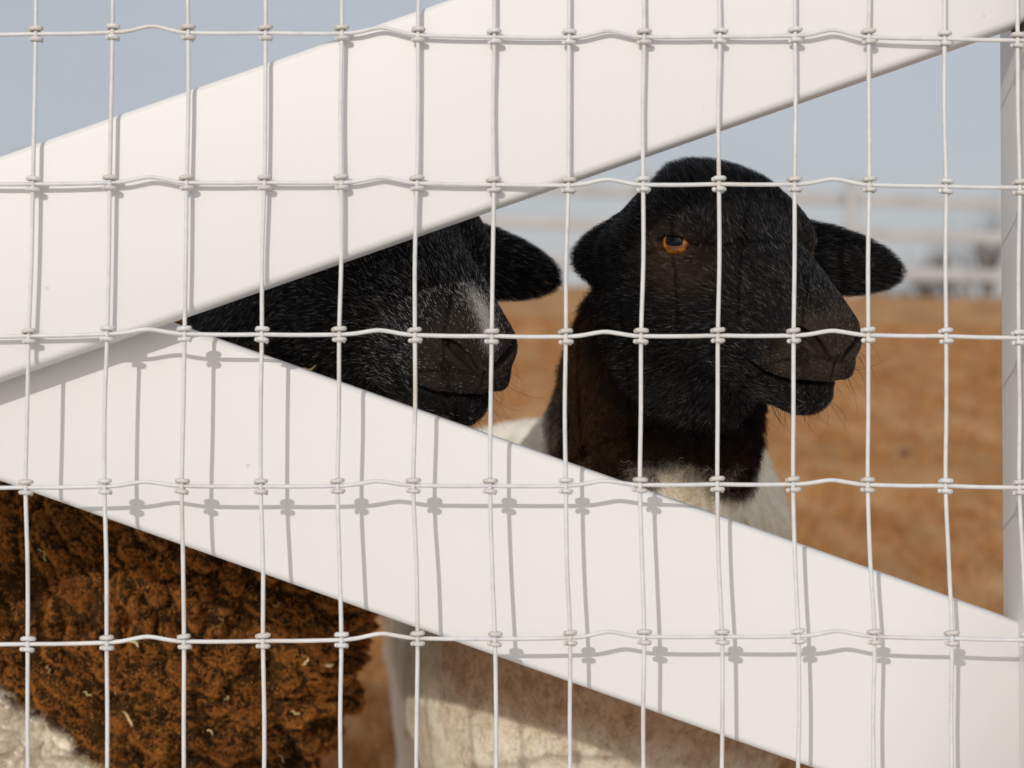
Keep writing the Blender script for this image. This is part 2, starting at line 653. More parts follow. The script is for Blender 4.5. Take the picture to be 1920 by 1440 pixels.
for c in range(C0, C1 + 1):
    rd = random.Random(c)
    pts = []
    for r in range(R0, R1 + 1):
        pts.append(K[c, r])
        if r < R1:
            q = K[c, r].lerp(K[c, r + 1], .5)
            pts.append(q + Vector((rd.uniform(-.0008, .0008), rd.uniform(-.0005, .0005), 0)))
    MB().tube(catmull(pts, 4), WR, 10).build('stay_wire', M['wire'], wire)
for r in range(R0, R1 + 1):
    pts = []
    for c in range(C0, C1 + 1):
        k = K[c, r] + Vector((0, .0009, 0))
        pts.append(k)
        if c < C1:
            k2 = K[c + 1, r] + Vector((0, .0009, 0))
            if (c - 1) % 3 == 0:                      # tension crimp every third bay
                h = .0036 + .0008 * math.sin(c * 2.1 + r)
                pts += [k.lerp(k2, .2) + Vector((0, 0, h * .22)), k.lerp(k2, .42) + Vector((0, 0, h * .85)),
                        k.lerp(k2, .53) + Vector((0, 0, h)), k.lerp(k2, .64) + Vector((0, 0, h * .8)), k.lerp(k2, .85) + Vector((0, 0, h * .2))]
            else:
                pts += [k.lerp(k2, .33) + Vector((0, 0, -.0003)), k.lerp(k2, .66) + Vector((0, 0, -.0003))]
    MB().tube(catmull(pts, 3), WR, 10).build('line_wire', M['wire'], wire)


def knot_mesh(seed):
    """a wrap of wire above and one below the crossing, joined behind, tail curling out"""
    rd = random.Random(seed)
    m = MB()
    for s in (1, -1):
        z = s * (.0033 + rd.uniform(-.0002, .0002))
        hw = .0034 + rd.uniform(0, .0004)
        pts = []
        for k in range(0, 17):
            a = R(-200 + k * 22.5 * (1.0 if s > 0 else .92))
            pts.append((math.cos(a) * hw, -math.sin(-a) * .0026 * -1 * 1.0, z + .0004 * math.sin(a * .5 + s)))
        m.tube(pts, [.0012] + [.0016] * 15 + [.0012], 8)
    # link behind the crossing and the cut tail
    m.tube([(.0008, .0022, -.0030), (.0004, .0030, 0), (.0010, .0022, .0031)], .0013, 6)
    m.tube([(.0026, .0010, -.0034), (.0034, .0020, -.0042), (.0028, .0030, -.0052)], [.0014, .0013, .0011], 6)
    return mesh('knot', m.v, m.f, True)


kms = []
for s in range(6):
    me = knot_mesh(s)
    me.materials.append(M['knot'] if s % 3 else M['wire'])
    kms.append(me)
bpy.context.view_layer.update()
wire_inv = wire.matrix_world.inverted()
for (c, r), p in K.items():
    rd = random.Random(c * 57 + r * 91)
    o = bpy.data.objects.new('knot', kms[rd.choice((0, 1, 2, 3, 4, 5)) if c > 5 else rd.choice((0, 2, 4, 1))])
    col.objects.link(o)
    o.parent = wire
    o.matrix_parent_inverse = wire_inv
    o.location = p
    o.rotation_euler = (rd.uniform(-.08, .08), rd.uniform(-.1, .1), rd.uniform(-.25, .25))


# ------------------------------------------------------------------ noise and surfaces from distance fields
def hash3(i, seed):
    i = i.astype(np.int64)
    h = (i[..., 0] * 374761393 + i[..., 1] * 668265263 + i[..., 2] * 1440662683 + seed * 974634777) & 0xFFFFFFFF
    h = ((h ^ (h >> 13)) * 1274126177) & 0xFFFFFFFF
    return h ^ (h >> 16)


def vnoise(P, scale, seed=0):
    q = P * scale
    i = np.floor(q).astype(np.int64)
    f = q - i
    f = f * f * (3 - 2 * f)
    out = 0
    for dx in (0, 1):
        for dy in (0, 1):
            for dz in (0, 1):
                w = (f[:, 0] if dx else 1 - f[:, 0]) * (f[:, 1] if dy else 1 - f[:, 1]) * (f[:, 2] if dz else 1 - f[:, 2])
                out = out + w * (hash3(i + np.array([dx, dy, dz]), seed) / 4294967296.0)
    return out


def fbm(P, scale, seed=0, oct=3):
    s, a, t = 0, 1, 0
    for k in range(oct):
        s = s + a * vnoise(P, scale * 2 ** k, seed + k)
        t += a
        a *= .5
    return s / t


def worley(Q, seed=0):
    """nearest jittered lattice point of Q: F1, F2 and the point itself"""
    i = np.floor(Q).astype(np.int64)
    f1 = np.full(len(Q), 9.0); f2 = f1.copy()
    C = np.zeros_like(Q)
    for dx in (-1, 0, 1):
        for dy in (-1, 0, 1):
            for dz in (-1, 0, 1):
                j = i + np.array([dx, dy, dz])
                h = hash3(j, seed)
                jit = np.stack([(h & 1023), (h >> 10) & 1023, (h >> 20) & 1023], -1) / 1023.0
                c = j + .1 + .8 * jit
                d = np.linalg.norm(Q - c, axis=1)
                m = d < f1
                f2 = np.where(m, f1, np.minimum(f2, d))
                f1 = np.where(m, d, f1)
                C[m] = c[m]
    return f1, f2, C


def smin(a, b, k):
    h = np.maximum(k - np.abs(a - b), 0) / k
    return np.minimum(a, b) - h * h * k * .25


def smax(a, b, k): return -smin(-a, -b, k)


def ell(P, c, r):
    q = P - np.asarray(c)
    r = np.asarray(r, float)
    k0 = np.linalg.norm(q / r, axis=1)
    k1 = np.linalg.norm(q / (r * r), axis=1) + 1e-9
    return k0 * (k0 - 1) / k1


def cone(P, a, b, ra, rb):
    a, b = np.asarray(a, float), np.asarray(b, float)
    ab = b - a
    t = np.clip(((P - a) @ ab) / (ab @ ab), 0, 1)
    return np.linalg.norm(P - a - t[:, None] * ab, axis=1) - (ra + (rb - ra) * t)


def sstep(a, b, x):
    t = np.clip((x - a) / (b - a), 0, 1)
    return t * t * (3 - 2 * t)


def surface_nets(F, xs, ys, zs):
    ins = F < 0
    cnt = np.zeros(tuple(n - 1 for n in F.shape), np.uint8)
    for dx in (0, 1):
        for dy in (0, 1):
            for dz in (0, 1):
                cnt += ins[dx:F.shape[0] - 1 + dx, dy:F.shape[1] - 1 + dy, dz:F.shape[2] - 1 + dz]
    I = np.argwhere((cnt > 0) & (cnt < 8))
    idx = np.full(cnt.shape, -1, np.int32)
    idx[I[:, 0], I[:, 1], I[:, 2]] = np.arange(len(I))
    acc = np.zeros((len(I), 3)); num = np.zeros(len(I))
    ax = (xs, ys, zs)
    corners = [(a, b, c) for a in (0, 1) for b in (0, 1) for c in (0, 1)]
    val = {c: F[I[:, 0] + c[0], I[:, 1] + c[1], I[:, 2] + c[2]] for c in corners}
    pos = {c: np.stack([ax[k][I[:, k] + c[k]] for k in range(3)], 1) for c in corners}
    for a in corners:
        for k in range(3):
            if a[k] == 0:
                b = tuple(1 if q == k else a[q] for q in range(3))
                m = (val[a] < 0) != (val[b] < 0)
                t = val[a] / (val[a] - val[b] + 1e-20)
                t = np.clip(t, 0, 1)
                acc[m] += (pos[a] + (pos[b] - pos[a]) * t[:, None])[m]
                num[m] += 1
    V = acc / num[:, None]
    Q = []
    for k in range(3):
        sl0 = [slice(None)] * 3; sl1 = [slice(None)] * 3
        sl0[k] = slice(0, -1); sl1[k] = slice(1, None)
        s0, s1 = ins[tuple(sl0)], ins[tuple(sl1)]
        E = np.argwhere(s0 != s1)
        u, w = [q for q in range(3) if q != k]
        ok = (E[:, u] > 0) & (E[:, w] > 0) & (E[:, u] < F.shape[u] - 1) & (E[:, w] < F.shape[w] - 1)
        E = E[ok]
        flip = s0[E[:, 0], E[:, 1], E[:, 2]]
        def cell(du, dw):
            c = E.copy(); c[:, u] += du; c[:, w] += dw
            return idx[c[:, 0], c[:, 1], c[:, 2]]
        q = np.stack([cell(-1, -1), cell(0, -1), cell(0, 0), cell(-1, 0)], 1)
        if k == 1: flip = ~flip
        q[~flip] = q[~flip][:, ::-1]
        Q.append(q)
    return V, np.concatenate(Q)


def axis(lo, hi, f0, f1, fine, coarse):
    """grid lines, fine between f0 and f1, coarse elsewhere"""
    a = np.arange(f0, f1, fine)
    def run(start, end):
        out, s, p = [], fine, start
        sg = 1 if end > start else -1
        while (end - p) * sg > 0:
            s = min(s * 1.12, coarse)
            p += s * sg
            out.append(p)
        return out
    return np.array(run(f0, lo)[::-1] + list(a) + run(a[-1], hi))


def polygonise(sdf, xs, ys, zs):
    shp = (len(xs), len(ys), len(zs))
    st = 5
    ci = [np.unique(np.append(np.arange(0, n, st), n - 1)) for n in shp]
    G = np.stack(np.meshgrid(xs[ci[0]], ys[ci[1]], zs[ci[2]], indexing='ij'), -1)
    D = sdf(G.reshape(-1, 3)).reshape(G.shape[:3])
    F = np.empty(shp, np.float32)
    near = np.zeros(shp, bool)
    for i in range(len(ci[0]) - 1):
        dx = xs[ci[0][i + 1]] - xs[ci[0][i]]
        for j in range(len(ci[1]) - 1):
            dy = ys[ci[1][j + 1]] - ys[ci[1][j]]
            dz = np.diff(zs[ci[2]])
            rad = np.sqrt(dx * dx + dy * dy + dz * dz) * .9 + .006
            c8 = D[i:i + 2, j:j + 2]
            mn = np.min(np.abs(c8), axis=(0, 1))
            mn = np.minimum(mn[:-1], mn[1:])
            sgn = np.where(D[i, j, :-1] < 0, -1.0, 1.0)
            act = mn < rad
            n = np.diff(ci[2]); n[-1] += 1
            x0, x1 = ci[0][i], ci[0][i + 1] + (1 if i == len(ci[0]) - 2 else 0)
            y0, y1 = ci[1][j], ci[1][j + 1] + (1 if j == len(ci[1]) - 2 else 0)
            F[x0:x1, y0:y1, :] = np.repeat(sgn, n)[None, None, :]
            near[x0:x1, y0:y1, :] = np.repeat(act, n)[None, None, :]
    # one more ring so that every cell next to the surface is known
    N = np.argwhere(near)
    pts = np.stack([xs[N[:, 0]], ys[N[:, 1]], zs[N[:, 2]]], 1)
    vals = np.concatenate([sdf(c) for c in np.array_split(pts, max(1, len(pts) // 400000))])
    F[N[:, 0], N[:, 1], N[:, 2]] = vals
    return surface_nets(F, xs, ys, zs)


def gradient(sdf, V, e=.0007):
    g = np.zeros_like(V)
    for k in range(3):
        d = np.zeros(3); d[k] = e
        g[:, k] = (sdf(V + d) - sdf(V - d)) / (2 * e)
    return g


def vert_normals(V, Q):
    n = np.cross(V[Q[:, 2]] - V[Q[:, 0]], V[Q[:, 3]] - V[Q[:, 1]])
    vn = np.zeros_like(V)
    for k in range(4):
        for c in range(3):
            vn[:, c] += np.bincount(Q[:, k], n[:, c], len(V))
    return vn / (np.linalg.norm(vn, axis=1)[:, None] + 1e-12)


# ------------------------------------------------------------------ sheep
class Sheep:
    """one sheep: head frame (f forward, l away from the gate, u up) plus neck, trunk and legs in metres"""

    def __init__(s, eye_px, eyeY, yaw, pitch, roll, scale):
        ps, th = R(yaw), R(pitch)
        f = Vector((math.sin(ps) * math.cos(th), -math.cos(ps) * math.cos(th), -math.sin(th)))
        l = Vector((math.cos(ps), math.sin(ps), 0))
        u = l.cross(f)
        if u.z < 0: u = -u
        q = Matrix.Rotation(R(roll), 3, f)
        l, u = q @ l, q @ u
        s.f, s.l, s.u = f, l, u
        s.B = np.array([f, l, u])                      # rows
        s.sc = .01 * scale
        s.eye_c = np.array([.6, -5.05, 1.25])          # near eyeball centre (cm)
        e = at(*eye_px, eyeY)
        s.O = np.array(e) - (s.eye_c @ s.B) * s.sc
        s.ears = []

    def w(s, f, l, u): return s.O + (np.array([f, l, u]) @ s.B) * s.sc
    def loc(s, P): return ((P - s.O) @ s.B.T) / s.sc

    # ---- the head, in centimetres
    def head(s, P):
        q = s.loc(P)
        F, L, U = q[:, 0], q[:, 1], q[:, 2]
        A = np.stack([F, np.abs(L), U], 1)             # mirrored
        d = ell(A, (-1.8, 0, .3), (4.9, 5.4, 4.4))                              # cranium
        d = smin(d, ell(A, (-1.1, 3.1, 1.9), (3.7, 3.1, 2.8)), 1.4)             # broad forehead
        d = smin(d, ell(A, (3.6, 0, -.7), (9.8, 4.5, 4.2)), 1.8)                # face wedge
        d = smin(d, cone(A, (.5, .5, 1.9), (10.2, .3, .6), 2.7, 2.1), 1.2)    # nasal bridge
        d = smin(d, ell(A, (-.2, 3.5, -3.0), (5.2, 2.5, 4.3)), 1.8)             # cheeks
        d = smin(d, ell(A, (.1, 4.7, 1.5), (2.7, 1.8, 2.2)), 1.3)               # brow and eye socket
        d = smin(d, cone(A, (-1.0, 1.4, -5.6), (9.8, .9, -4.1), 2.5, 1.7), 1.5)  # lower jaw
        d = smin(d, ell(A, (10.0, 0, -.8), (3.3, 3.6, 3.1)), 1.3)               # muzzle
        d = smin(d, ell(A, (11.3, 0, -1.2), (2.55, 2.9, 1.75)), .8)               # front lip
        d = smin(d, ell(A, (10.8, 0, -3.8), (3.0, 2.6, 1.75)), .6)               # chin
        d = smin(d, ell(A, (10.6, 2.3, -1.9), (2.5, 1.2, 1.3)), .8)             # side of the lip
        d = smin(d, ell(A, (11.25, 1.5, .35), (1.9, 1.75, 1.45)), .7)              # nostril wings
        d = smin(d, ell(A, (-3.2, 0, 2.9), (3.2, 4.2, 1.8)), 1.4)               # poll
        # nostril slits
        al = np.abs(L)
        un = -.85 + 1.05 * al - .14 * al * al
        wn_ = .44 * np.clip(np.sin(np.pi * np.clip((al - .30) / 2.6, 0, 1)), 0, 1) ** .6
        gr = np.maximum(np.maximum(np.abs(U - un) - wn_, -(d + 1.0)), np.maximum(11.2 - F, np.abs(al - 1.6) - 1.3))
        d = smax(d, -gr, .32)
        # mouth line and philtrum
        um = -2.2 - .30 * (14.0 - F) + .055 * np.maximum(12.2 - F, 0) ** 2
        gr = np.maximum(np.abs(U - um) - .13, -(d + .70))
        d = smax(d, -np.maximum(gr, 8.8 - F), .45)
        gr = np.maximum(np.maximum(np.abs(L) - .06, -(d + .40)), 12.0 - F)
        d = smax(d, -np.maximum(gr, np.abs(U + .95) - .7), .35)
        # lids round the eyeballs
        c = np.array([s.eye_c[0], -s.eye_c[1], s.eye_c[2]])
        n = np.array([.34, .92, .16]); n /= np.linalg.norm(n)
        a = np.array([.87, 0, .42]); a -= n * (a @ n); a /= np.linalg.norm(a)
        b = np.cross(n, a)
        if b[2] < 0: b = -b
        s.eye_axes = (n, a, b)
        v = A - c
        va, vb, vn_ = v @ a, v @ b, v @ n
        d = smin(d, np.linalg.norm(v, axis=1) - 1.62, .9)
        d = smin(d, np.linalg.norm(np.stack([va * .62, vb - .90 + .12 * va * va, vn_ - 1.15], 1), axis=1) - .44, .5)
        hw = np.where(va > 0, 1.95, 1.45)
        env = np.clip(1 - (va / hw) ** 2, 0, 1)
        top, bot = .54 * env, -.82 * env ** 1.1
        mid = -.08 * np.maximum(va, 0)
        op = np.maximum(np.maximum(vb - mid - top, bot - (vb - mid)), .35 - vn_)
        d = smax(d, -op * .8, .22)
        return d * s.sc

    def ear(s, P):
        d = np.full(len(P), 9.0)
        for base, e1, e2, Lg, W, cup, droop in s.ears:
            e3 = np.cross(e1, e2)
            v = P - base
            x, y, z = v @ e1, v @ e2, v @ e3
            t = np.clip(x / Lg, 0, 1)
            y = y + droop * (x / Lg) ** 2 * Lg
            z = z - cup * (y * y) / W
            w = W * np.clip(np.sin(np.pi * np.clip(.20 + .80 * t, 0, 1)), 0, 1) ** .44
            e = np.sqrt((np.maximum(np.abs(x - Lg * .5) - Lg * .5, 0)) ** 2 + np.maximum(np.abs(y) - w + .003, 0) ** 2 + z ** 2) - .0032
            d = smin(d, e * .8, .004)
            d = smin(d, cone(P, base - e1 * .01, base + e1 * .022, .019, .010), .012)
        return d

    def sdf(s, P):
        P = np.asarray(P, float)
        d = s.body(P)
        m = np.linalg.norm(P - s.hc, axis=1) < .185
        if m.any():
            d[m] = smin(d[m], s.head(P[m]), .022)
        for base, e1, *_ in s.ears:
            m = np.linalg.norm(P - (base + e1 * .05), axis=1) < .10
            if m.any():
                d[m] = smin(d[m], s.ear(P[m]), .010)
        return d

    def near_head(s, P):
        """distance to the head centre, small on the ears too"""
        r = np.linalg.norm(P - s.hc, axis=1)
        q = s.loc(P)
        r = np.where((q[:, 0] > 1.5) & (q[:, 2] > -6.5) & (r < .18), np.minimum(r, .10), r)
        for base, e1, e2, Lg, *_ in s.ears:
            t = np.clip((P - base) @ e1, .012, Lg)
            e = np.linalg.norm(P - base - t[:, None] * e1, axis=1)
            r = np.where((e < .045) & (t > .015), np.minimum(r, .10), r)
        return r

    def finish(s):
        s.hc = s.w(2.5, 0, -.6)

    def leg(s, P, hip, x, y, z_top, front, side):
        g = gz(x, y)
        if front:
            pts = [(hip[0], hip[1], z_top), (x, y + .03 * s.back[1], g + .30), (x, y, g + .19), (x, y, g + .075), (x, y, g + .015)]
            rad = [.062, .036, .027, .017, .024]
        else:
            bx, by = s.back
            pts = [(hip[0], hip[1], z_top), (x - bx * .06, y - by * .06, g + .36), (x + bx * .05, y + by * .05, g + .23), (x + bx * .01, y + by * .01, g + .08), (x, y, g + .015)]
            rad = [.085, .055, .026, .018, .024]
        d = np.full(len(P), 9.0)
        for k in range(len(pts) - 1):
            d = smin(d, cone(P, pts[k], pts[k + 1], rad[k], rad[k + 1]), .015)
        return d

    def make_mesh(s, name, lo, hi, f0, f1, fine, coarse, disp):
        ax = [axis(lo[k], hi[k], f0[k], f1[k], fine, coarse) for k in range(3)]
        V, Q = polygonise(s.sdf, *ax)
        Q = Q[(Q >= 0).all(1)]
        for _ in range(2):
            d = s.sdf(V)
            g = gradient(s.sdf, V)
            V = V - np.clip(d, -.003, .003)[:, None] * g / (np.sum(g * g, 1)[:, None] + .05)
        N = vert_normals(V, Q)
        g = gradient(s.sdf, V[:2000])
        if np.mean(np.sum(N[:2000] * g, 1)) < 0:
            Q = Q[:, ::-1]; N = -N
        V = V + N * disp(V, N)[:, None]
        s.V, s.Q, s.N = V, Q, vert_normals(V, Q)
        return mesh_np(name, V, Q)

    def scatter(s, n, weight):
        """random roots: n points, chosen by quad area times weight(centre)"""
        V, Q = s.V, s.Q
        c = V[Q].mean(1)
        a = np.linalg.norm(np.cross(V[Q[:, 2]] - V[Q[:, 0]], V[Q[:, 3]] - V[Q[:, 1]]), axis=1) * .5
        w = a * weight(c, s.N[Q[:, 0]])
        cum = np.cumsum(w)
        q = np.searchsorted(cum, rng.random(n) * cum[-1])
        q = np.minimum(q, len(Q) - 1)
        u, v = rng.random((2, n, 1))
        b = [(1 - u) * (1 - v), u * (1 - v), u * v, (1 - u) * v]
        P = sum(b[k] * V[Q[q, k]] for k in range(4))
        N = sum(b[k] * s.N[Q[q, k]] for k in range(4))
        N /= np.linalg.norm(N, axis=1)[:, None] + 1e-12
        return P, N


def tangent(D, N):
    t = D - np.sum(D * N, 1)[:, None] * N
    return t / (np.linalg.norm(t, axis=1)[:, None] + 1e-9)


def strands(P, N, D, L, lift, K, bend=.35, jit=.25, curl=0.0, curl_n=2.0):
    """strands from roots P leaning from the normal N towards the flow D"""
    n = len(P)
    T = tangent(D + jit * rng.standard_normal((n, 3)), N)
    d = T * np.cos(lift)[:, None] + N * np.sin(lift)[:, None]
    S = np.cross(d, N); S /= np.linalg.norm(S, axis=1)[:, None] + 1e-9
    W = np.cross(d, S)
    out = np.zeros((n, K, 3))
    ph = rng.random(n) * 6.283
    for k in range(K):
        t = k / (K - 1)
        p = P + d * (L * t)[:, None] + (T - N * .8) * (L * bend * t * t * np.sin(lift))[:, None]
        if curl:
            w = ph + t * curl_n * 6.283
            cr = curl * min(1, t * 3)
            p = p + S * (np.cos(w) * cr)[:, None] + W * (np.sin(w) * cr)[:, None]
        out[:, k] = p
    out[:, 0] -= N * .0008
    return out


def eye_material():
    """amber iris with fine radial fibres"""
    m, n, l, b = new_mat('amber_iris')
    tc = n.new('ShaderNodeTexCoord')
    no = n.new('ShaderNodeTexNoise')
    no.inputs['Scale'].default_value = 1500
    no.inputs['Detail'].default_value = 4
    l.new(tc.outputs['Object'], no.inputs['Vector'])
    a = n.new('ShaderNodeAttribute'); a.attribute_name = 'ring'
    rp = n.new('ShaderNodeValToRGB')
    els = rp.color_ramp.elements
    els[0].position = 0; els[0].color = (.10, .03, .004, 1)
    els[1].position = 1; els[1].color = (.06, .02, .006, 1)
    for p, c in ((.45, (.42, .13, .008)), (.72, (.72, .26, .018)), (.89, (.26, .075, .006))):
        e = els.new(p); e.color = (*c, 1)
    l.new(a.outputs['Fac'], rp.inputs['Fac'])
    mu = n.new('ShaderNodeMix'); mu.data_type = 'RGBA'; mu.blend_type = 'MULTIPLY'
    mu.inputs[0].default_value = .5
    l.new(rp.outputs['Color'], mu.inputs[6])
    l.new(no.outputs['Color'], mu.inputs[7])
    l.new(mu.outputs[2], b.inputs['Base Color'])
    b.inputs['Roughness'].default_value = .35
    b.inputs['Coat Weight'].default_value = 1.0
    b.inputs['Coat Roughness'].default_value = .02
    return m


M['iris'] = eye_material()
M['sclera'] = noise_mat('eye_white', (.10, .06, .04), (.28, .20, .16), 300, .1, spec=.6)
M['pupil'] = noise_mat('pupil', (.003, .003, .004), (.006, .006, .008), 200, .06, spec=.22)


def body_mat(name, rough=.9, spec=.15, bumpy=0.0):
    m, n, l, b = new_mat(name)
    a = n.new('ShaderNodeAttribute')
    a.attribute_name = 'tint'
    l.new(a.outputs['Color'], b.inputs['Base Color'])
    b.inputs['Roughness'].default_value = rough
    b.inputs['Specular IOR Level'].default_value = spec
    return m


M['skin'] = body_mat('skin_under_wool')


def add_eyes(s, root):
    n, a, b = s.eye_axes
    for sg in (-1, 1):
        c = np.array([s.eye_c[0], abs(s.eye_c[1]) * sg, s.eye_c[2]])
        mir = np.array([1, sg, 1])
        nn, aa, bb = n * mir, a * mir, b * mir
        gaze = nn + (.12 * aa - .05 * bb); gaze /= np.linalg.norm(gaze)
        ga = aa - gaze * (aa @ gaze); ga /= np.linalg.norm(ga)
        gb = bb - gaze * (bb @ gaze) - ga * (bb @ ga); gb /= np.linalg.norm(gb)
        wd = lambda p: s.w(*(c + p))
        r0 = 1.36
        def cap(rad, amax_a, amax_b, nr, na, rings=False, off=0.0):
            v, f, ring = [], [], []
            for i in range(nr + 1):
                for k in range(na):
                    w_ = 2 * math.pi * k / na
                    q = i / nr
                    x = math.cos(w_) * amax_a * q
                    y = math.sin(w_) * amax_b * q
                    if rings == 'pupil':               # slot shaped
                        x = math.copysign(abs(math.cos(w_)) ** .7, math.cos(w_)) * amax_a * q
                        y = math.copysign(abs(math.sin(w_)) ** .6, math.sin(w_)) * amax_b * q
                    y += off
                    h = math.hypot(x, y) + 1e-9
                    p = gaze * math.cos(h) + (ga * x + gb * y) / h * math.sin(h)
                    v.append(wd(p * rad)); ring.append(q)
            for i in range(nr):
                for k in range(na):
                    k2 = (k + 1) % na
                    f.append((i * na + k, (i + 1) * na + k, (i + 1) * na + k2, i * na + k2))
            return v, f, ring
        v, f, _ = cap(r0, math.pi, math.pi, 20, 32)
        e = put('eye', mesh('eye', v, f, True), M['sclera'], root)
        v, f, ring = cap(r0 + .05, .80, .72, 10, 40)
        me = mesh('iris', v, f, True)
        ra = me.attributes.new('ring', 'FLOAT', 'POINT'); ra.data.foreach_set('value', ring)
        put('iris', me, M['iris'], e)
        v, f, _ = cap(r0 + .075, .48, .28, 6, 32, 'pupil', .16)
        put('pupil', mesh('pupil', v, f, True), M['pupil'], e)


def hooves(P, c):
    k = sstep(.040, .032, P[:, 2] - ground_h(P[:, 0], P[:, 1]))
    return c * (1 - k)[:, None] + np.array([.045, .036, .028]) * k[:, None]


def set_tint(me, c):
    a = me.attributes.new('tint', 'FLOAT_COLOR', 'POINT')
    c4 = np.ones((len(c), 4), np.float32); c4[:, :3] = c
    a.data.foreach_set('color', c4.ravel())


def mixc(a, b, t): return np.asarray(a) * (1 - t[:, None]) + np.asarray(b) * t[:, None]


BLACK = np.array([.0075, .0070, .0068])
DKBROWN = np.array([.040, .020, .010])
BROWN = np.array([.240, .106, .028])
WHITE = np.array([.93, .845, .70])


def nrm(v):
    v = np.asarray(v, float)
    return v / np.linalg.norm(v)


def make_ear(s, base, tip, wd, W, cup, droop=0.0):
    d = np.asarray(tip, float) - np.asarray(base)
    Lg = float(np.linalg.norm(d))
    e1 = nrm(d)
    e2 = np.asarray(wd, float); e2 = nrm(e2 - e1 * (e2 @ e1))
    s.ears.append((np.asarray(base), e1, e2, Lg, W, cup, droop))


# ---- right-hand sheep: white body facing the gate, black neck and head turned to the right
A = Sheep((1277, 455), 1.405, 34, 32, 0, 1.03)
make_ear(A, A.w(-4.0, -4.9, -1.3), at(1080, 484, 1.50), (.10, .20, 1), .027, .30)
make_ear(A, A.w(-3.4, 5.2, -.9), at(1688, 512, 1.54), (.12, -.10, 1), .028, -.45)
A.finish()
A.back = np.array([-.28, .96])
An1 = np.array(at(1225, 900, 1.60))


def A_neck(P):
    d = cone(P, A.w(-2.6, 0, -2.8), An1, .052, .069)
    d = smin(d, cone(P, A.w(-1.2, 0, -4.2), np.array(at(1225, 905, 1.585)), .042, .062), .04)
    d = smin(d, cone(P, A.w(-3.6, -1, -1.2), np.array(at(1185, 860, 1.64)), .042, .068), .05)
    return d


def A_trunk(P):
    d = ell(P, at(1200, 1075, 1.86), (.146, .19, .190))
    d = smin(d, ell(P, at(1075, 1185, 2.06), (.188, .34, .190)), .06)
    d = smin(d, ell(P, at(1120, 1290, 1.82), (.172, .140, .178)), .06)
    d = smin(d, ell(P, (.02, 2.40, .445), (.165, .19, .170)), .06)
    d = smin(d, cone(P, (.01, 2.56, .54), (.0, 2.61, .36), .035, .02), .03)
    return d


def A_body(P):
    d = smin(A_trunk(P), A_neck(P), .05)
    for x, y, zt, fr in ((.015, 1.82, .36, 1), (.185, 1.82, .36, 1), (-.12, 2.42, .45, 0), (.08, 2.46, .45, 0)):
        m = (np.abs(P[:, 0] - x) < .2) & (np.abs(P[:, 1] - y) < .25) & (P[:, 2] < .6)
        if m.any():
            d[m] = smin(d[m], A.leg(P[m], (x, y), x, y, zt, fr, 1), .03)
    return d


A.body = A_body


def A_dark(P):
    """1 on the black head and neck, 0 on the white body"""
    q = A.loc(P)
    n = fbm(P, 55, 3) - .5
    z = P[:, 2] + n * .060 - .016 * np.exp(-((P[:, 0] - .125) / .018) ** 2)
    edge = .583 + .02 * sstep(.08, .14, P[:, 0]) * 0 - .035 * sstep(.16, .20, P[:, 0]) * 0
    low = sstep(edge - .010, edge + .010, z)
    nk = A_trunk(P) - A_neck(P)
    side = sstep(-.004, .012, nk + n * .02) * sstep(.030, .044, P[:, 0] + n * .02 + .9 * np.maximum(P[:, 2] - .665, 0))
    hd = (A.near_head(P) < .15)
    return np.maximum(low * side, hd)


def A_disp(P, N):
    dk = A_dark(P)
    hd = sstep(.125, .17, A.near_head(P))
    f1, f2, _ = worley(P * np.array([110, 110, 130.]), 5)
    wl = (.5 - f1) * .0060 + (fbm(P, 40, 8) - .5) * .009
    f1b, _, _ = worley(P * np.array([45, 45, 36.]), 6)
    wh = (.55 - f1b) * .0026 + (fbm(P, 26, 9) - .5) * .007
    legs = sstep(.20, .32, P[:, 2])
    return hd * legs * (wl * dk + wh * (1 - dk))


def A_col(P):
    q = A.loc(P)
    dk = A_dark(P)
    n = fbm(P, 90, 21)
    c = np.repeat(BLACK[None], len(P), 0)
    # brown sun-bleached wool down the nape side of the neck
    nk = sstep(.115, .155, A.near_head(P))
    nape = sstep(-.018, -.075, (P[:, 0] - An1[0]) + .10 * (P[:, 2] - .68) + (n - .5) * .04)
    c = mixc(c, DKBROWN * .55, nk)
    c = c * (1 - (nk * nape)[:, None]) + (DKBROWN * 1.9) * (nk * nape)[:, None]
    # brown skin round the eye and on the nose
    ey = np.exp(-((q[:, 0] - 1.2) ** 2 / 6 + (q[:, 2] - .2) ** 2 / 3.0)) * (np.abs(q[:, 1]) > 2.2) * (np.abs(q[:, 1]) < 8) * sstep(.155, .13, A.near_head(P))
    c = c + ey[:, None] * np.array([.050, .026, .014])
    no = sstep(10.2, 12.8, q[:, 0] + 3 * (n - .5)) * sstep(-3.0, -2.0, q[:, 2]) * (A.near_head(P) < .2)
    c = c + no[:, None] * np.array([.030, .020, .012])
    wh = np.repeat(WHITE[None], len(P), 0) * (.86 + .22 * fbm(P, 30, 4))[:, None]
    tan = sstep(.55, .75, fbm(P, 14, 31)) * .30
    wh = mixc(wh, np.array([.50, .33, .18]), tan)
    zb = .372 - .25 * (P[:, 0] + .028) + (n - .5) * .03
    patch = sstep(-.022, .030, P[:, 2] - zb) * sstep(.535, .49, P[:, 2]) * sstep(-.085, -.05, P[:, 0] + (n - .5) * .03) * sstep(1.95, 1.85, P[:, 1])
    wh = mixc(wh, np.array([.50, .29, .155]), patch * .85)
    legs = sstep(.30, .24, P[:, 2] + (n - .5) * .05) * .0
    return wh * (1 - dk)[:, None] + c * dk[:, None]


